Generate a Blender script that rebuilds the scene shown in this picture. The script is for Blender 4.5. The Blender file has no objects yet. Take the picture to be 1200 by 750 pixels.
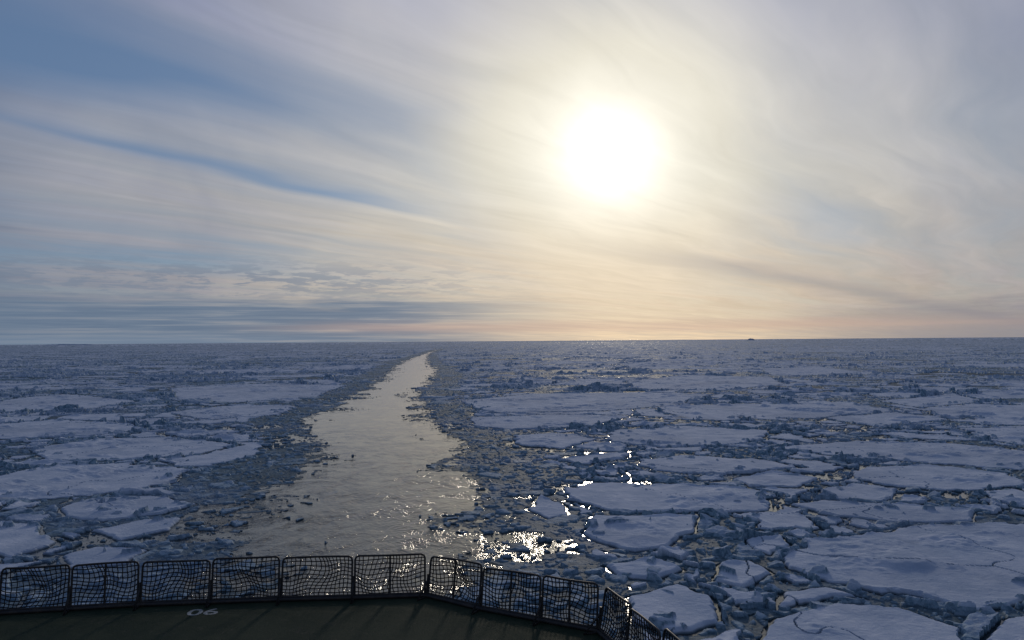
import bpy, math, random
import numpy as np
from mathutils import Matrix, Vector, Euler
random.seed(4)
S = bpy.context.scene
F = 942.0; H = 14.0
SUN_AZ = math.radians(7.0); SUN_EL = math.radians(13.0)

# ------------------------------------------------------------------ camera
cam_d = bpy.data.cameras.new("camera"); cam = bpy.data.objects.new("camera", cam_d)
S.collection.objects.link(cam); S.camera = cam
cam_d.sensor_width = 36; cam_d.lens = 36*F/1200
cam_d.clip_start = 0.1; cam_d.clip_end = 200000
cam.matrix_world = Matrix.Translation((0,0,H)) @ Matrix.Rotation(math.radians(91.49),4,'X') @ Matrix.Rotation(math.radians(-0.43),4,'Z')
S.view_settings.view_transform='Standard'; S.view_settings.look='None'; S.view_settings.exposure=0

# ------------------------------------------------------------------ node helpers
class NT:
    def __init__(s, tree): s.t=tree; s.n=tree.nodes; s.l=tree.links
    def new(s,k,**kw):
        n=s.n.new(k)
        for a,b in kw.items(): setattr(n,a,b)
        return n
    def put(s,sock,v):
        if isinstance(v,bpy.types.NodeSocket): s.l.new(v,sock)
        else: sock.default_value=v
    def m(s,op,a,b=None,c=None,clamp=False):
        n=s.new('ShaderNodeMath',operation=op,use_clamp=clamp)
        s.put(n.inputs[0],a)
        if b is not None: s.put(n.inputs[1],b)
        if c is not None: s.put(n.inputs[2],c)
        return n.outputs[0]
    def add(s,a,b): return s.m('ADD',a,b)
    def sub(s,a,b): return s.m('SUBTRACT',a,b)
    def mul(s,a,b): return s.m('MULTIPLY',a,b)
    def div(s,a,b): return s.m('DIVIDE',a,b)
    def ss(s,x,a,b,o0=0.0,o1=1.0):
        n=s.new('ShaderNodeMapRange',interpolation_type='SMOOTHSTEP')
        if a>b: a,b,o0,o1=b,a,o1,o0
        s.put(n.inputs[0],x); n.inputs[1].default_value=a; n.inputs[2].default_value=b
        n.inputs[3].default_value=o0; n.inputs[4].default_value=o1
        return n.outputs[0]
    def gauss(s,x,c,w):
        d=s.div(s.sub(x,c),w)
        return s.m('EXPONENT',s.mul(s.mul(d,d),-1.0))
    def vec(s,x,y,z=0.0):
        n=s.new('ShaderNodeCombineXYZ'); s.put(n.inputs[0],x); s.put(n.inputs[1],y); s.put(n.inputs[2],z); return n.outputs[0]
    def noise(s,v,scale=1,detail=4,rough=0.5,dist=0.0):
        n=s.new('ShaderNodeTexNoise'); s.put(n.inputs['Vector'],v)
        n.inputs['Scale'].default_value=scale; n.inputs['Detail'].default_value=detail
        n.inputs['Roughness'].default_value=rough; n.inputs['Distortion'].default_value=dist
        return n.outputs[0]
    def mix(s,f,a,b,mode='MIX'):
        n=s.new('ShaderNodeMix',data_type='RGBA',blend_type=mode)
        s.put(n.inputs[0],f); s.put(n.inputs[6],a); s.put(n.inputs[7],b); return n.outputs[2]
    def ramp(s,f,stops):
        n=s.new('ShaderNodeValToRGB'); e=n.color_ramp.elements
        while len(e)<len(stops): e.new(0.5)
        for i,(p,c) in enumerate(stops):
            e[i].position=p
        for i,(p,c) in enumerate(stops):
            e[i].color=(*c,1)
        s.put(n.inputs[0],f); return n.outputs[0]
def rgb(*c): return (*c,1.0)

# ------------------------------------------------------------------ sky
W=bpy.data.worlds.new("World"); S.world=W; W.use_nodes=True
t=NT(W.node_tree); t.n.clear()
tc=t.new('ShaderNodeTexCoord'); nv=t.new('ShaderNodeVectorMath',operation='NORMALIZE')
t.l.new(tc.outputs['Generated'],nv.inputs[0])
sp=t.new('ShaderNodeSeparateXYZ'); t.l.new(nv.outputs[0],sp.inputs[0])
X,Y,Z=sp.outputs
elev=t.mul(t.m('ARCSINE',Z),57.2958)
azi=t.mul(t.m('ARCTAN2',X,Y),57.2958)
zc=t.add(t.m('MAXIMUM',Z,0.0),0.02)
U=t.div(X,zc); V=t.div(Y,zc)
a35=math.radians(34.6)
s_=t.add(t.mul(U,math.sin(a35)),t.mul(V,math.cos(a35)))
t_=t.sub(t.mul(U,math.cos(a35)),t.mul(V,math.sin(a35)))
warp=t.noise(t.vec(t.mul(s_,0.35),t.mul(t_,0.7)),1.0,3,0.5)
tw=t.add(t_,t.mul(t.sub(warp,0.5),0.9))
n1=t.noise(t.vec(t.mul(s_,0.16),t.mul(tw,0.75),3.1),1.0,4,0.55)
n2=t.noise(t.vec(t.mul(s_,0.26),t.mul(tw,1.9),7.7),1.0,5,0.52,0.3)
n3=t.noise(t.vec(t.mul(s_,0.9),t.mul(tw,5.0),1.7),1.0,5,0.55,0.5)
n4=t.noise(nv.outputs[0],5.0,4,0.55,0.4)
sd=(math.sin(SUN_AZ)*math.cos(SUN_EL),math.cos(SUN_AZ)*math.cos(SUN_EL),math.sin(SUN_EL))
dt=t.new('ShaderNodeVectorMath',operation='DOT_PRODUCT'); t.l.new(nv.outputs[0],dt.inputs[0]); dt.inputs[1].default_value=sd
theta=t.mul(t.m('ARCCOSINE',t.m('MINIMUM',dt.outputs['Value'],0.999999)),57.2958)
thp=t.mul(theta,t.add(1.0,t.add(t.mul(t.sub(n2,0.5),0.75),t.mul(t.sub(n4,0.5),0.8))))
cloud=t.ramp(t.div(thp,90.0),[(0.0,(0.90,0.87,0.79)),(0.045,(0.82,0.785,0.68)),(0.085,(0.715,0.68,0.58)),(0.14,(0.60,0.575,0.52)),
   (0.22,(0.47,0.465,0.465)),(0.33,(0.325,0.34,0.395)),(0.46,(0.19,0.225,0.30)),(0.62,(0.10,0.125,0.18))])
fib=t.add(0.58,t.add(t.mul(n2,0.58),t.mul(n3,0.27)))
mc=t.new('ShaderNodeVectorMath',operation='SCALE'); t.l.new(cloud,mc.inputs[0]); t.l.new(fib,mc.inputs['Scale'])
cloud=mc.outputs[0]
warmw=t.mul(t.ss(elev,12.0,1.0),t.ss(t.m('ABSOLUTE',t.sub(azi,9.0)),60.0,5.0))
cloud=t.mix(warmw,cloud,t.mix(1.0,cloud,rgb(1.10,0.92,0.74),'MULTIPLY'))
coolw=t.mul(t.ss(elev,10.0,23.0),t.ss(theta,6.0,16.0))
cloud=t.mix(coolw,cloud,t.mix(1.0,cloud,rgb(0.84,0.87,1.03),'MULTIPLY'))
gapA=t.mul(t.mul(t.gauss(tw,-3.5,0.11),t.ss(s_,0.3,2.2)),t.ss(s_,4.8,3.4))
gapB=t.mul(t.gauss(tw,-2.75,0.5),t.ss(s_,2.9,1.0))
gapC=t.mul(t.gauss(t.add(elev,t.mul(t.sub(n2,0.5),2.5)),5.6,0.8),t.ss(azi,-8.0,-24.0))
gapD=t.mul(t.gauss(tw,-1.45,0.25),t.mul(t.ss(s_,3.4,4.8),t.ss(s_,8.5,7.0)))
D=t.add(0.82,t.add(t.mul(t.sub(n1,0.5),1.5),t.mul(t.sub(n2,0.5),1.1)))
D=t.sub(D,t.add(t.add(t.mul(gapA,0.72),t.mul(gapB,0.75)),t.add(t.mul(gapC,0.75),t.mul(gapD,0.5))))
D=t.m('MAXIMUM',t.m('MINIMUM',D,1.0),0.0)
D=t.m('MAXIMUM',D,t.ss(theta,21.0,7.0))
sky=t.new('ShaderNodeTexSky',sky_type='NISHITA'); sky.sun_disc=False
sky.sun_elevation=SUN_EL; sky.sun_rotation=SUN_AZ; sky.air_density=1.0; sky.dust_density=0.6; sky.ozone_density=2.0
ns=t.mix(1.0,sky.outputs[0],rgb(0.05,0.056,0.066),'MULTIPLY')
ns=t.mix(0.6,ns,rgb(0.115,0.19,0.335))
col=t.mix(D,ns,cloud)
dk=t.mul(t.gauss(t.add(t.sub(tw,t.mul(t.sub(s_,7.4),0.1)),0.0),-3.2,0.5),t.ss(s_,5.5,9.0))
col=t.mix(t.mul(dk,t.add(0.2,t.mul(n3,0.5))),col,rgb(0.27,0.26,0.28))
ac=t.noise(t.vec(t.mul(azi,0.25),t.mul(elev,1.5),2.0),2.2,5,0.6,0.2)
acm=t.mul(t.ss(ac,0.45,0.58),t.mul(t.gauss(elev,4.2,1.2),t.ss(azi,6.0,-18.0)))
col=t.mix(t.mul(acm,0.7),col,rgb(0.18,0.225,0.30))
bn=t.noise(t.vec(t.mul(azi,0.07),t.mul(elev,1.1),5.0),1.5,5,0.6,0.2)
bs_=t.noise(t.vec(t.mul(azi,0.10),t.mul(elev,3.5),9.0),1.2,5,0.6,0.2)
eb=t.add(elev,t.mul(t.sub(bn,0.5),3.4))
bank=t.mul(t.ss(eb,3.8,2.1),t.ss(azi,8.0,-11.0))
bank=t.mul(bank,t.ss(bs_,0.30,0.52,0.55,1.0))
col=t.mix(t.mul(bank,0.92),col,t.mix(t.ss(bs_,0.35,0.65),rgb(0.165,0.22,0.30),rgb(0.115,0.17,0.255)))
bankr=t.mul(t.ss(eb,2.8,1.4),t.ss(azi,14.0,32.0))
col=t.mix(t.mul(bankr,0.65),col,rgb(0.24,0.23,0.26))
og=t.mul(t.gauss(t.add(elev,t.mul(t.sub(bn,0.5),0.9)),0.95,0.40),t.mul(t.ss(azi,-22.0,-6.0),t.ss(azi,42.0,20.0)))
col=t.mix(t.mul(og,0.5),col,rgb(0.58,0.395,0.31))
lowl=t.mul(t.ss(elev,0.9,0.1),t.ss(azi,-8.0,-24.0))
col=t.mix(t.mul(lowl,0.4),col,rgb(0.2,0.26,0.35))
core=t.m('EXPONENT',t.mul(t.m('POWER',t.div(thp,3.1),2.0),-1.0))
halo=t.m('EXPONENT',t.mul(t.div(theta,7.0),-1.0))
add=t.new('ShaderNodeVectorMath',operation='SCALE'); add.inputs[0].default_value=(1.0,0.94,0.80)
t.l.new(t.add(t.mul(core,0.50),t.mul(halo,0.27)),add.inputs['Scale'])
fin=t.new('ShaderNodeVectorMath',operation='ADD'); t.l.new(col,fin.inputs[0]); t.l.new(add.outputs[0],fin.inputs[1])
sc=t.new('ShaderNodeVectorMath',operation='SCALE'); t.l.new(fin.outputs[0],sc.inputs[0]); sc.inputs['Scale'].default_value=10.0
bg=t.new('ShaderNodeBackground'); bg.inputs[1].default_value=0.1; t.l.new(sc.outputs[0],bg.inputs[0])
wo=t.new('ShaderNodeOutputWorld'); t.l.new(bg.outputs[0],wo.inputs[0])

sl=bpy.data.lights.new("sun",'SUN'); sun=bpy.data.objects.new("sun",sl); S.collection.objects.link(sun)
sl.energy=0.85; sl.angle=math.radians(5.0); sl.color=(1.0,0.88,0.72)
sun.rotation_euler=(-Vector(sd)).to_track_quat('-Z','Y').to_euler()

# ------------------------------------------------------------------ numpy noise
def h2(ix,iy,seed):
    n=(ix.astype(np.int64)*374761393+iy.astype(np.int64)*668265263+seed*974634777)&0xffffffff
    n=((n^(n>>13))*1274126177)&0xffffffff
    n=((n^(n>>15))*2246822519)&0xffffffff
    return ((n^(n>>16))&0xffffff).astype(np.float32)/np.float32(0xffffff)
def vnoise(x,y,seed):
    ix=np.floor(x);iy=np.floor(y);fx=(x-ix);fy=(y-iy)
    fx=fx*fx*(3-2*fx);fy=fy*fy*(3-2*fy)
    a=h2(ix,iy,seed);b=h2(ix+1,iy,seed);c=h2(ix,iy+1,seed);d=h2(ix+1,iy+1,seed)
    return a+(b-a)*fx+(c-a)*fy+(a-b-c+d)*fx*fy
def fbm(x,y,seed,o=4,g=0.5):
    r=0;a=1;s=0
    for i in range(o):
        r=r+a*vnoise(x*2**i+17.3*i,y*2**i-9.1*i,seed+i); s+=a; a*=g
    return r/s
def worley(x,y,sc,seed,jit=0.95):
    X_=x/sc;Y_=y/sc
    ix=np.floor(X_);iy=np.floor(Y_)
    d1=np.full(x.shape,1e9);d2=np.full(x.shape,1e9)
    z=np.zeros_like(x); p1x=z.copy();p1y=z.copy();p2x=z.copy();p2y=z.copy();cx=z.copy();cy=z.copy()
    for i in (-1,0,1):
        for j in (-1,0,1):
            gx=ix+i;gy=iy+j
            px=gx+0.5+(h2(gx,gy,seed)-0.5)*jit; py=gy+0.5+(h2(gx,gy,seed+91)-0.5)*jit
            d=(px-X_)**2+(py-Y_)**2
            m1=d<d1; m2=(~m1)&(d<d2)
            d2=np.where(m1,d1,np.where(m2,d,d2))
            p2x=np.where(m1,p1x,np.where(m2,px,p2x));p2y=np.where(m1,p1y,np.where(m2,py,p2y))
            d1=np.where(m1,d,d1);p1x=np.where(m1,px,p1x);p1y=np.where(m1,py,p1y)
            cx=np.where(m1,gx,cx);cy=np.where(m1,gy,cy)
    ex=p2x-p1x;ey=p2y-p1y;L=np.sqrt(ex*ex+ey*ey)+1e-9
    e=(((p1x+p2x)/2-X_)*ex+((p1y+p2y)/2-Y_)*ey)/L*sc
    return e,cx,cy,(X_-p1x)*sc,(Y_-p1y)*sc
def sst(x,a,b):
    q=np.clip((x-a)/(b-a),0,1); return q*q*(3-2*q)

# ------------------------------------------------------------------ survey of the big floes (ground positions)
def ground(u,v):
    hz=404-9*u/1200.0; k=H/(v-hz); return ((u-600)*k, F*k)
FL=[
[(905,650),(940,632),(1010,622),(1100,615),(1200,613),(1290,620),(1300,690),(1200,705),(1130,710),(1050,695),(960,680),(925,668)],
[(655,575),(690,566),(780,568),(870,572),(905,580),(895,598),(820,600),(740,603),(690,600),(665,588)],
[(690,605),(750,605),(816,603),(812,622),(785,640),(740,648),(700,640),(675,625)],
[(868,632),(910,628),(928,640),(900,652),(875,646)],
[(918,590),(960,585),(1050,590),(1145,600),(1140,613),(1050,612),(960,602)],
[(905,525),(1000,517),(1120,520),(1200,530),(1260,545),(1200,553),(1080,543),(980,535)],
[(1000,548),(1080,545),(1180,556),(1200,572),(1100,577),(1020,568),(985,557)],
[(710,505),(800,500),(900,505),(880,520),(780,525),(715,518)],
[(535,470),(620,462),(760,460),(830,463),(800,475),(700,482),(580,484)],
[(730,447),(800,440),(900,442),(920,450),(850,458),(740,456)],
[(550,490),(640,486),(740,487),(700,499),(600,505),(555,500)],
[(600,511),(650,508),(700,515),(660,527),(610,522)],
[(890,725),(960,705),(1050,712),(1120,735),(1150,765),(1050,780),(930,775),(880,750)],
[(1125,503),(1200,500),(1260,510),(1200,523),(1140,515)],
[(1130,745),(1165,722),(1230,716),(1320,722),(1320,790),(1165,790)],
[(700,662),(760,655),(800,668),(770,682),(715,676)],
[(730,700),(790,684),(835,700),(840,730),(790,745),(735,728)],
[(890,432),(960,430),(1010,436),(960,440),(900,440)],
[(1030,470),(1110,462),(1150,470),(1080,479)],
[(960,490),(1050,484),(1110,492),(1030,501)],
[(630,580),(655,590),(665,604),(635,610),(610,598)],
[(0,558),(70,545),(150,543),(225,550),(210,565),(130,580),(40,588),(-60,592),(-80,565)],
[(65,597),(110,584),(180,580),(235,590),(190,603),(120,612),(75,607)],
[(100,622),(170,609),(218,606),(200,622),(140,635)],
[(30,528),(110,515),(200,512),(285,522),(220,535),(120,540),(45,538)],
[(-60,508),(0,498),(60,493),(160,497),(180,504),(100,512),(0,516)],
[(190,485),(280,475),(350,476),(330,487),(250,493)],
[(200,455),(300,450),(400,452),(370,465),(280,472),(210,468)],
[(-60,640),(0,612),(50,615),(62,640),(10,655)],
[(60,652),(110,640),(175,645),(150,662),(80,668)],
[(0,470),(80,462),(160,470),(100,482),(-20,484)],
[(850,560),(900,553),(960,560),(930,571),(870,570)],
[(745,540),(800,534),(900,538),(930,548),(840,556),(760,552)],
[(835,660),(880,655),(900,672),(870,690),(830,682)],
[(905,692),(960,686),(1020,700),(960,702),(900,712)],
]
WK=[(790,120,520),(750,150,530),(700,195,545),(655,250,552),(600,290,556),(570,325,562),(555,342,548),(540,352,530),(528,378,556),(515,370,540),(503,355,512),(490,362,506),(478,388,500),(466,415,492),(450,440,502),(437,456,516),(428,466,506),(423,474,502),(418,487,500),(414,500,504),(410,512,512)]
wk=[]
for v,a,b in WK:
    xa,ya=ground(a,v); xb,yb=ground(b,v); wk.append(((ya+yb)/2,xa,xb))
wk.append((wk[-1][0]*1.2,wk[-1][1]+8,wk[-1][1]-8)); wk.append((9000,wk[-1][1]+10,wk[-1][1]-20))
wk=np.array(wk)
def wake_edges(y):
    ly=np.log(np.maximum(y,5)); l=np.log(wk[:,0])
    return np.interp(ly,l,wk[:,1]),np.interp(ly,l,wk[:,2])

# ------------------------------------------------------------------ pack ice height field
NA=1250; NR=1300
az=np.radians(np.linspace(-46,46,NA))
q=np.linspace(27.0**-0.38,5200.0**-0.38,NR); rr=q**(-1/0.38)
rr=np.concatenate([rr,[7000,11000,20000,60000,120000]]); NR=len(rr)
R,A=np.meshgrid(rr,az,indexing='ij')
gx=(R*np.sin(A)).ravel(); gy=(R*np.cos(A)).ravel(); R=R.ravel()
wx=gx+(fbm(gx/2.2,gy/2.2,11,4,0.6)-0.5)*2.6; wy=gy+(fbm(gx/2.2,gy/2.2,37,4,0.6)-0.5)*2.6
bx=gx+(fbm(gx/25,gy/25,51,5,0.55)-0.5)*26; by=gy+(fbm(gx/25,gy/25,67,5,0.55)-0.5)*26
fid=np.zeros(gx.shape,np.int32)
din=np.full(gx.shape,-5.0)
rz=fbm(gx/34,gy/22,97,4,0.55)          # zones crushed to rubble
rz=rz+0.5*(fbm(gx/160,gy/110,99,3)-0.5)*sst(R,150,350)
crush=(rz>0.565)
for sc_,pr,gap,seed,ux,uy in ((58,0.68,3.0,101,bx,by),(23,0.50,1.6,202,bx*0.5+wx*0.5,by*0.5+wy*0.5),(8.5,0.42,0.6,303,wx,wy),(3.6,0.40,0.22,404,wx,wy)):
    e,cx,cy,ox,oy=worley(ux,uy,sc_,seed)
    w=gap*(0.2+2.6*fbm(gx/(sc_*0.3),gy/(sc_*0.3),seed+5,3)**1.3)
    on=h2(cx,cy,seed+7)<pr
    if sc_>50: on&=(R>150)
    if sc_>20: on&=~crush
    else: on&=~(crush&(R>200))
    d=np.where(on,e-w,-5)
    free=din<-1.2 if sc_<50 else np.ones_like(on)
    din=np.where(free&on&(d>din),d,din)
xl,xr=wake_edges(gy)
dl=xl-gx; dr=gx-xr; rightside=dr>dl
wob=(fbm(gx/8,gy/8,71,4)-0.5)*(3.6+4.5*sst(R,90,260))
dw=np.maximum(dl,dr)+wob+(fbm(gx/2.5,gy/2.5,77,3)-0.5)*3.0
brz=np.where(rightside,10.0,10.0)+9*(fbm(gx/20,gy/20,79,2)-0.5)
brash=1-sst(dw,brz*0.75,brz*1.25)
din=np.where(dw<brz,-5,din)
for k,poly in enumerate(FL):
    P=np.array([ground(*p) for p in poly])
    size=np.sqrt((np.ptp(P[:,0]))*(np.ptp(P[:,1])))
    m=(gx>P[:,0].min()-6)&(gx<P[:,0].max()+6)&(gy>P[:,1].min()-6)&(gy<P[:,1].max()+6)
    idx=np.where(m)[0]
    amp=0.42 if size<12 else 0.9
    x=gx[idx]+(wx[idx]-gx[idx])*amp+(bx[idx]-gx[idx])*min(0.25,size/170); y=gy[idx]+(wy[idx]-gy[idx])*amp+(by[idx]-gy[idx])*min(0.25,size/170)
    dmin=np.full(x.shape,1e9); ins=np.zeros(x.shape,bool)
    n=len(P)
    for i in range(n):
        ax,ay=P[i];cx_,cy_=P[(i+1)%n]
        ex,ey=cx_-ax,cy_-ay
        tt=np.clip(((x-ax)*ex+(y-ay)*ey)/(ex*ex+ey*ey),0,1)
        dmin=np.minimum(dmin,np.hypot(x-ax-tt*ex,y-ay-tt*ey))
        cnd=((ay>y)!=(cy_>y)); xi=ax+(y-ay)*ex/(ey if abs(ey)>1e-9 else 1e-9)
        ins^=cnd&(x<xi)
    sd_=np.where(ins,dmin,-dmin)
    upd=sd_>-0.9
    ii=idx[upd]; din[ii]=np.where(sd_[upd]>0,sd_[upd],-5)
    fid[idx[sd_>0]]=k+1
e,cx,cy,_,_=worley(bx,by,19,606)
crack=(e<0.03+0.14*fbm(gx/3,gy/3,8,3)**2)&(h2(cx,cy,9)<0.25)&(din>0)
hx=0.13+0.14*fbm(gx/30,gy/30,13,2)
fl=hx+(fbm(gx/9,gy/9,21,3)-0.5)*0.20+(fbm(gx/1.6,gy/2.6,23,4,0.55)-0.5)*0.09
hm=sst(fbm(gx/5,gy/5,29,5,0.55),0.56,0.80); fl=fl+hm*np.where(fid>0,0.28,0.50)*sst(din,0.2,3.0)
rim=np.exp(-((din-0.3)/0.45)**2)*sst(fbm(gx/4,gy/4,33,3),0.5,0.75)*0.18
fl=fl+rim
fl=np.where(crack,0.03,fl)
flh=np.where(din>0,-0.2+(fl+0.2)*sst(din,0.0,0.45),-1)
ridge=sst(fbm(gx/14,gy/14,41,4,0.55),0.47,0.72)*(1-brash)*(0.35+0.65*sst(R,80,170))
def blocks(sc_,dens,amp,seed,gap,tilt=0.5):
    e,cx,cy,ox,oy=worley(wx*0.4+gx*0.6,wy*0.4+gy*0.6,sc_,seed)
    on=h2(cx,cy,seed+1)<dens
    hh=amp*(0.22+0.95*h2(cx,cy,seed+2)**1.9)
    hh=hh+tilt*amp/sc_*1.5*(ox*(h2(cx,cy,seed+3)-0.5)+oy*(h2(cx,cy,seed+4)-0.5))*2
    hh=hh+(fbm(gx/0.4,gy/0.4,seed+6,3)-0.5)*amp*0.40
    return np.where(on&(e>gap),-0.2+(hh+0.2)*sst(e,gap,gap+0.26*sc_**0.5),-0.6)
opn=sst(fbm(gx/11,gy/11,83,4),0.58,0.63)*(1-sst(R,120,240))
den=np.clip(1-opn*0.45,0,1)
rub=np.maximum.reduce([
   blocks(2.7,0.32+0.3*ridge,0.28+0.75*ridge,501,0.06,0.7)*np.where(brash>0.5,0.6,1),
   blocks(1.3,0.60*den+0.2*ridge,0.24+0.58*ridge,511,0.04,0.7),
   blocks(0.70,0.80*den,0.16+0.36*ridge,521,0.02,0.6),
   blocks(0.36,0.88*den,0.10+0.14*ridge,531,0.012,0.3),
   np.where(R>170,blocks(6.0,0.24+0.3*ridge,0.34+0.95*ridge,541,0.1),-1)])
slush=0.0+0.10*fbm(gx/1.5,gy/1.5,61,4,0.6)-opn*0.16
slush=np.where(R>220,np.maximum(slush,0.025),slush)
lead=(np.abs(fbm(gx/120,gy/60,121,4)-0.5)<0.010)&(R>160)&(fid==0)     # narrow refrozen leads
rub=np.maximum(rub,slush)
patch=sst(fbm(gx/5,gy/7,73,3),0.40,0.70)
cd=np.clip((1-sst(-dw,-0.5,1.5+7*patch)),0,1)
keep=h2(np.floor(wx/0.7),np.floor(wy/0.7),71)<cd*0.9
rub=np.where(dw<0.4,np.where(keep,np.minimum(rub*0.7,0.3),-0.6),rub)
near_edge=(din>-0.01)
h=np.where(near_edge,flh,rub)
h=np.where(lead&(dw>2),0.02+0.01*fbm(gx,gy,3,2),h)
bl=blocks(1.1,0.24,0.42,551,0.05,0.7)
bm=(din>0)&(din<3.0)&(fbm(gx/6,gy/6,91,3)>0.55)&(bl>0.0)&~lead
h=np.where(bm,h+bl*0.7,h)
kind=np.where(near_edge&~bm&~crack&~lead,1.0,0.0)*sst(din,0.0,0.3)
h=np.where(R>5300,0.30,h)
co=np.stack([gx,gy,h],1).astype(np.float32)

ids=np.arange(NR*NA).reshape(NR,NA)
quads=np.stack([ids[:-1,:-1],ids[:-1,1:],ids[1:,1:],ids[1:,:-1]],-1).reshape(-1,4)[:, ::-1]
hm4=h[quads].max(1); quads=quads[hm4>-0.03]
qf=fid[quads].max(1)

def link(o,parent=None):
    S.collection.objects.link(o)
    if parent: o.parent=parent
    return o
def np_mesh(name,co,quads,kind,mat):
    mask=np.zeros(len(co),bool); mask[quads.ravel()]=True
    u=np.where(mask)[0]; remap=np.zeros(len(co),np.int32); remap[u]=np.arange(len(u),dtype=np.int32)
    inv=remap[quads.ravel()]
    c=co[u]; me=bpy.data.meshes.new(name)
    nq=len(quads)
    me.vertices.add(len(u)); me.vertices.foreach_set('co',c.ravel())
    me.loops.add(nq*4); me.loops.foreach_set('vertex_index',inv)
    me.polygons.add(nq); me.polygons.foreach_set('loop_start',np.arange(0,nq*4,4,dtype=np.int32))
    me.update(calc_edges=True)
    at=me.attributes.new('snow','FLOAT','POINT'); at.data.foreach_set('value',kind[u].astype(np.float32))
    me.polygons.foreach_set('use_smooth',np.zeros(nq,bool))
    me.materials.append(mat)
    return link(bpy.data.objects.new(name,me))

# ------------------------------------------------------------------ materials
def newmat(name):
    m=bpy.data.materials.new(name); m.use_nodes=True; k=NT(m.node_tree); k.n.clear()
    o=k.new('ShaderNodeOutputMaterial'); b=k.new('ShaderNodeBsdfPrincipled'); k.l.new(b.outputs[0],o.inputs[0])
    return m,k,b
ice,k,b=newmat("sea_ice_snow")
geo=k.new('ShaderNodeNewGeometry'); pos=geo.outputs['Position']
sn=k.new('ShaderNodeAttribute',attribute_name='snow').outputs['Fac']
ps=k.new('ShaderNodeSeparateXYZ'); k.l.new(pos,ps.inputs[0])
nn=k.new('ShaderNodeSeparateXYZ'); k.l.new(geo.outputs['Normal'],nn.inputs[0])
na=k.noise(pos,0.35,5,0.6); nb=k.noise(pos,2.5,5,0.6); nc=k.noise(pos,0.05,4,0.55)
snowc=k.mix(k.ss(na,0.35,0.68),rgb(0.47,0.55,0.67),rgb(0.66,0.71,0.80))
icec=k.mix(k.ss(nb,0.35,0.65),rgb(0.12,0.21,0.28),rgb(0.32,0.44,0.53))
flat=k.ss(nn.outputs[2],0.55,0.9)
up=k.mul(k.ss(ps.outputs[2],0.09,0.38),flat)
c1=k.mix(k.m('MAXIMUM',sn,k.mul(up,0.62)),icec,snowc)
wet=k.mul(k.ss(ps.outputs[2],0.14,0.02),1.0)
c1=k.mix(k.mul(wet,0.85),c1,rgb(0.045,0.08,0.10))
c1=k.mix(k.mul(k.ss(nc,0.46,0.66),0.4),c1,rgb(0.29,0.36,0.47))
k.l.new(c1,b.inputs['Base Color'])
k.put(b.inputs['Roughness'],k.m('ADD',0.68,k.mul(k.m('MAXIMUM',sn,up),0.25)))
b.inputs['IOR'].default_value=1.31; b.inputs['Specular IOR Level'].default_value=0.10
bp=k.new('ShaderNodeBump'); bp.inputs['Strength'].default_value=0.55; bp.inputs['Distance'].default_value=0.13
k.l.new(k.add(k.noise(pos,3.0,6,0.65),k.mul(k.noise(pos,0.8,3,0.5),1.5)),bp.inputs['Height']); k.l.new(bp.outputs[0],b.inputs['Normal'])

def water_mat(name,base,base2,rough,bs,dist,dirang,near=None):
    m,k,b=newmat(name)
    g=k.new('ShaderNodeNewGeometry').outputs['Position']
    mp=k.new('ShaderNodeMapping'); k.l.new(g,mp.inputs[0]); mp.inputs['Rotation'].default_value=(0,0,dirang); mp.inputs['Scale'].default_value=(1.0,0.55,1)
    v=mp.outputs[0]
    sw=k.noise(g,0.20,5,0.68,1.8)
    calm=k.ss(sw,0.42,0.58)
    k.put(b.inputs['Base Color'],k.mix(calm,rgb(*base),rgb(*base2)))
    k.put(b.inputs['Roughness'],k.add(rough,k.mul(calm,0.05)))
    b.inputs['IOR'].default_value=1.33
    hgt=k.add(k.add(k.noise(v,0.9,4,0.6,0.6),k.mul(k.noise(v,4.0,4,0.6,0.4),0.28)),k.mul(k.noise(v,0.25,2,0.5,0.5),1.6))
    st=k.add(bs,k.mul(calm,-bs*0.7))
    bp=k.new('ShaderNodeBump'); k.put(bp.inputs['Strength'],st)
    if near:   # churned water settles with distance from the propellers
        py=k.new('ShaderNodeSeparateXYZ'); k.l.new(g,py.inputs[0])
        k.put(bp.inputs['Distance'],k.ss(py.outputs[1],35.0,150.0,near,dist))
    else: bp.inputs['Distance'].default_value=dist
    k.l.new(hgt,bp.inputs['Height']); k.l.new(bp.outputs[0],b.inputs['Normal'])
    return m
sea=water_mat("sea_water",(0.012,0.022,0.028),(0.02,0.034,0.04),0.10,0.35,0.12,0.2)
wakem=water_mat("wake_water",(0.010,0.016,0.014),(0.040,0.048,0.042),0.04,0.9,0.10,0.25,0.36)

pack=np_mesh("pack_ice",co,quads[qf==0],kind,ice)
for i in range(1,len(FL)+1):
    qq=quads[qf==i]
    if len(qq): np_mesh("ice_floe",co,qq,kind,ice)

def mesh(name,verts,faces,mat,parent=None,smooth=False):
    me=bpy.data.meshes.new(name); me.from_pydata(verts,[],faces); me.update(); me.materials.append(mat)
    if smooth:
        for p in me.polygons: p.use_smooth=True
    return link(bpy.data.objects.new(name,me),parent)
L=150000
mesh("sea_water",[(-L,-L,0),(L,-L,0),(L,L,0),(-L,L,0)],[(0,1,2,3)],sea)
ys=np.exp(np.linspace(np.log(24),np.log(1300),420)); NC=60
vv=[];ff=[]
xl_,xr_=wake_edges(ys)
for i,y in enumerate(ys):
    for j in range(NC):
        x=xl_[i]-5+(max(xr_[i]-xl_[i],-9)+10)*j/(NC-1)
        vv.append((x,y,0))
va=np.array(vv); edge=np.minimum(np.tile(np.arange(NC),420),NC-1-np.tile(np.arange(NC),420))
va[:,2]=0.010+0.04*fbm(va[:,0]/1.7,va[:,1]/2.6,5,3)*np.clip(edge/6,0,1)
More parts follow.
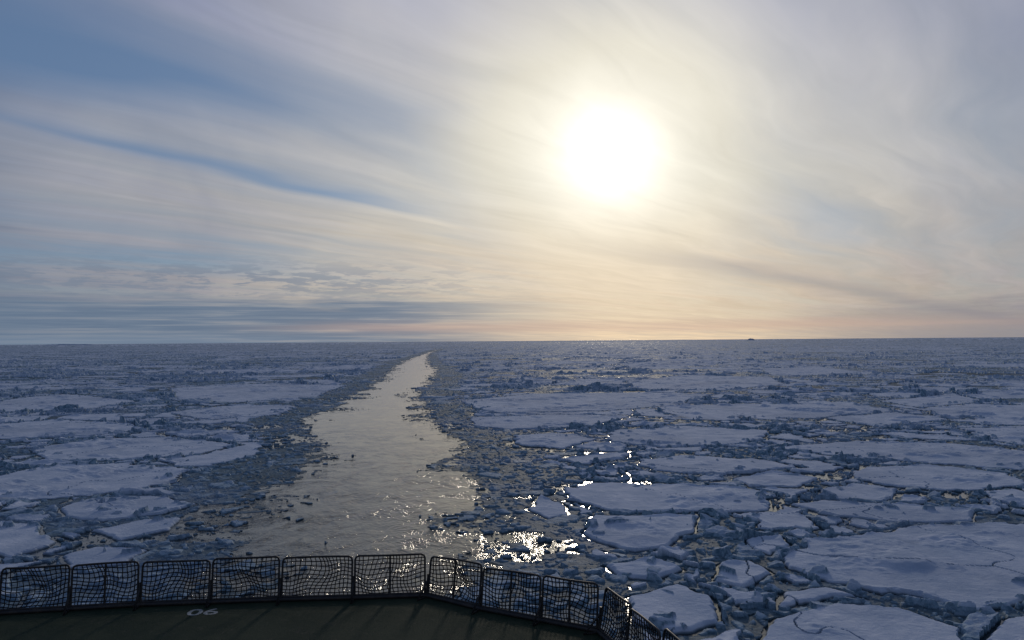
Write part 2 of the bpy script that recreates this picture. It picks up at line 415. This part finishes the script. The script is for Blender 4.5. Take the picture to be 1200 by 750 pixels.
for i in range(419):
    for j in range(NC-1):
        a=i*NC+j; ff.append((a,a+1,a+NC+1,a+NC))
mesh("ship_wake",[tuple(p) for p in va],ff,wakem,smooth=True)

# ------------------------------------------------------------------ distant things on the horizon
def berg(name,cx,cy,w,d,hs,seed,mat):
    rnd=random.Random(seed); n=26; v=[];f=[]
    for i in range(n):
        u=i/(n-1); hh=hs*(math.sin(math.pi*u)**0.5)*(0.6+0.4*rnd.random())
        for (yy,zz) in ((-0.5,-0.5),(-0.35,hh),(0.35,hh*0.9),(0.5,-0.5)):
            v.append((cx+(u-0.5)*w,cy+yy*d,zz))
    for i in range(n-1):
        for j in range(3):
            a=i*4+j; f.append((a,a+4,a+5,a+1))
    f.append((0,1,2,3)); f.append(tuple((n-1)*4+j for j in (3,2,1,0)))
    mesh(name,v,f,mat)
dm,k,b=newmat("distant_ice")
g=k.new('ShaderNodeNewGeometry').outputs['Position']
k.put(b.inputs['Base Color'],k.mix(k.noise(g,0.02,3),rgb(0.30,0.38,0.5),rgb(0.5,0.56,0.66))); b.inputs['Roughness'].default_value=0.8
berg("iceberg",2670,9000,90,60,24,3,dm)
berg("iceberg",-7100,13000,900,300,20,5,dm)  # low headland on the left horizon, built with the berg shape and ice colour

# ------------------------------------------------------------------ ship stern with helideck
ship=bpy.data.objects.new("ship_stern",None); link(ship)
DZ=7.0
pts=[(-17,2),(-17,17.6),(-15.4,20.2),(-13.4,21.0),(-10.0,21.6),(-6.34,21.94),(-4.38,22.05),(-2.4,22.2),(-0.9,21.1),(0.64,20.2),(2.0,19.4),(2.85,16.4),(3.6,13.4),(3.9,9.0),(3.9,2)]
deckm,k,b=newmat("green_deck_paint")
g=k.new('ShaderNodeNewGeometry').outputs['Position']
d1=k.noise(g,0.9,5,0.65); d2=k.noise(g,14,4,0.6); d3=k.noise(g,3.5,5,0.7)
dc=k.mix(k.ss(d1,0.4,0.65),rgb(0.018,0.034,0.020),rgb(0.036,0.050,0.030))
dc=k.mix(k.mul(k.ss(d3,0.56,0.70),0.5),dc,rgb(0.07,0.065,0.05))
k.put(b.inputs['Base Color'],dc)
k.put(b.inputs['Roughness'],k.add(0.70,k.mul(d1,0.25))); b.inputs['Specular IOR Level'].default_value=0.14
bp=k.new('ShaderNodeBump'); bp.inputs['Strength'].default_value=0.5; bp.inputs['Distance'].default_value=0.01; k.l.new(d2,bp.inputs['Height']); k.l.new(bp.outputs[0],b.inputs['Normal'])
steel,k,b=newmat("dark_painted_steel")
g=k.new('ShaderNodeNewGeometry').outputs['Position']
k.put(b.inputs['Base Color'],k.mix(k.ss(k.noise(g,5,4),0.45,0.7),rgb(0.018,0.019,0.022),rgb(0.04,0.035,0.032))); b.inputs['Roughness'].default_value=0.55
hullm,k,b=newmat("hull_paint")
g=k.new('ShaderNodeNewGeometry').outputs['Position']
k.put(b.inputs['Base Color'],k.mix(k.ss(k.noise(g,0.8,5),0.5,0.75),rgb(0.30,0.03,0.02),rgb(0.20,0.06,0.04))); b.inputs['Roughness'].default_value=0.5
cream,k,b=newmat("superstructure_paint")
g=k.new('ShaderNodeNewGeometry').outputs['Position']
k.put(b.inputs['Base Color'],k.mix(k.noise(g,0.8,5),rgb(0.7,0.66,0.55),rgb(0.6,0.56,0.46)))
rope,k,b=newmat("net_rope")
g=k.new('ShaderNodeNewGeometry').outputs['Position']
k.put(b.inputs['Base Color'],k.mix(k.noise(g,9,3),rgb(0.010,0.011,0.014),rgb(0.026,0.027,0.03))); b.inputs['Roughness'].default_value=0.85; b.inputs['Specular IOR Level'].default_value=0.1
paint,k,b=newmat("worn_white_paint")
g=k.new('ShaderNodeNewGeometry').outputs['Position']
k.put(b.inputs['Base Color'],k.mix(k.mul(k.ss(k.noise(g,11,5,0.7),0.48,0.64),0.7),rgb(0.42,0.43,0.41),rgb(0.08,0.10,0.08))); b.inputs['Roughness'].default_value=0.7
n=len(pts)
mesh("deck",[(x,y,DZ) for x,y in pts]+[(x,y,DZ-0.25) for x,y in pts],[tuple(range(n-1,-1,-1)),tuple(range(n,2*n))]+[(i,(i+1)%n,(i+1)%n+n,i+n) for i in range(n)],deckm,ship)
def hp(s,z): return [(-6.5+(x+6.5)*s, 2+(y-2)*s if y>2 else -30, z) for x,y in pts]
mesh("hull",hp(0.96,DZ-0.3)+hp(0.82,-1.5),[(i,(i+1)%n,(i+1)%n+n,i+n) for i in range(n)]+[tuple(range(n-1,-1,-1)),tuple(range(n,2*n))],hullm,ship)
def box(name,x0,x1,y0,y1,z0,z1,mat,parent):
    v=[(x,y,z) for z in (z0,z1) for x,y in ((x0,y0),(x1,y0),(x1,y1),(x0,y1))]
    return mesh(name,v,[(3,2,1,0),(4,5,6,7),(0,1,5,4),(1,2,6,5),(2,3,7,6),(3,0,4,7)],mat,parent)
box("superstructure",-15,2.5,-28,1.2,6.9,12.2,cream,ship)
def tube_path(paths,name,rad,mat,parent,res=2,cyclic=False):
    cu=bpy.data.curves.new(name,'CURVE'); cu.dimensions='3D'; cu.bevel_depth=rad; cu.bevel_resolution=res; cu.use_fill_caps=True
    for p in paths:
        s=cu.splines.new('POLY'); s.points.add(len(p)-1)
        for i,c in enumerate(p): s.points[i].co=(*c,1)
        s.use_cyclic_u=cyclic
    cu.materials.append(mat)
    return link(bpy.data.objects.new(name,cu),parent)
tube_path([[(x,y,DZ+0.05) for x,y in pts[:]]],"deck_edge_bar",0.06,steel,ship)
fc=bpy.data.curves.new("deck_number",'FONT'); fc.body="90"; fc.size=0.78; fc.align_x='CENTER'; fc.align_y='CENTER'; fc.offset=0.010
fo=link(bpy.data.objects.new("deck_number",fc),ship); fo.location=(-8.1,21.15,DZ+0.005); fo.rotation_euler=(0,0,math.pi+0.12); fo.scale=(1.05,0.85,1)
fc.materials.append(paint)

# ------------------------------------------------------------------ safety net railing
rail=bpy.data.objects.new("safety_net_railing",None); link(rail)
rnd=random.Random(9)
frames=[];nets=[];posts=[]
for i in range(1,len(pts)-2):
    a=Vector((*pts[i],0));b_=Vector((*pts[i+1],0)); Ls=(b_-a).length
    m=max(1,round(Ls/1.85))
    if i in (8,9): m=1
    dirv=(b_-a).normalized(); out=Vector((-dirv.y,dirv.x,0))
    for j in range(m):
        p=a+(b_-a)*(j/m)+dirv*0.04; q_=a+(b_-a)*((j+1)/m)-dirv*0.04
        W_=(q_-p).length; lean=0.13+rnd.uniform(-0.05,0.06); hh=1.04+rnd.uniform(-0.05,0.05); tl=rnd.uniform(-0.04,0.04)
        def P3(u,v,sag=0.0):
            o=p+dirv*(u*W_)+out*(0.02+lean*v+sag); return (o.x,o.y,DZ+0.07+(hh+tl*(u-0.5)*2)*v)
        r=0.10/W_; rv=0.10; tb=rnd.uniform(-0.02,0.02)
        fr=[P3(0,0),P3(0,1-rv),P3(r*0.3,1-rv*0.3),P3(r,1)]+[P3(r+(1-2*r)*s/6,1+tb*math.sin(s/6*math.pi)) for s in range(1,6)]+[P3(1-r,1),P3(1-r*0.3,1-rv*0.3),P3(1,1-rv),P3(1,0)]
        frames.append(fr); frames.append([P3(0,0.04),P3(1,0.04)])
        if rnd.random()<0.45: frames.append([P3(0.5,0),P3(0.5,1)])
        ph=[rnd.uniform(0,6.3) for _ in range(6)]
        def N(u,v):
            du=0.05*math.sin(5*v+ph[0])+0.03*math.sin(9*u+4*v+ph[1])
            dv=0.09*math.sin(5*u+ph[2])*(1-v)+0.04*math.sin(11*u+3*v+ph[3])-0.07*math.sin(math.pi*u)*v*(1-v)*4
            sg=0.12*math.sin(math.pi*u)*math.sin(math.pi*v)*(1+0.5*math.sin(ph[4]+4*u))
            return P3(min(1,max(0,u+du*math.sin(math.pi*u))),min(1,max(0.03,v+dv*math.sin(math.pi*v))),sg)
        nu=max(6,int(W_/0.105)); nvv=10
        for c in range(1,nu):
            nets.append([N(c/nu+rnd.uniform(-.007,.007),s/12) for s in range(13)])
        for c in range(1,nvv):
            nets.append([N(s/22,c/nvv) for s in range(23)])
        po=a+(b_-a)*(j/m)
        posts.append([(po.x,po.y,DZ),(po.x+out.x*0.08,po.y+out.y*0.08,DZ+0.62)])
        posts.append([(po.x,po.y,DZ+0.02),(po.x-out.x*0.35,po.y-out.y*0.35,DZ+0.02),(po.x+out.x*0.06,po.y+out.y*0.06,DZ+0.45)])
tube_path(frames,"net_frames",0.028,steel,rail)
tube_path(nets,"rope_net",0.0135,rope,rail,res=0)
tube_path(posts,"stanchions",0.030,steel,rail)
print("verts",len(co),"quads",len(quads))
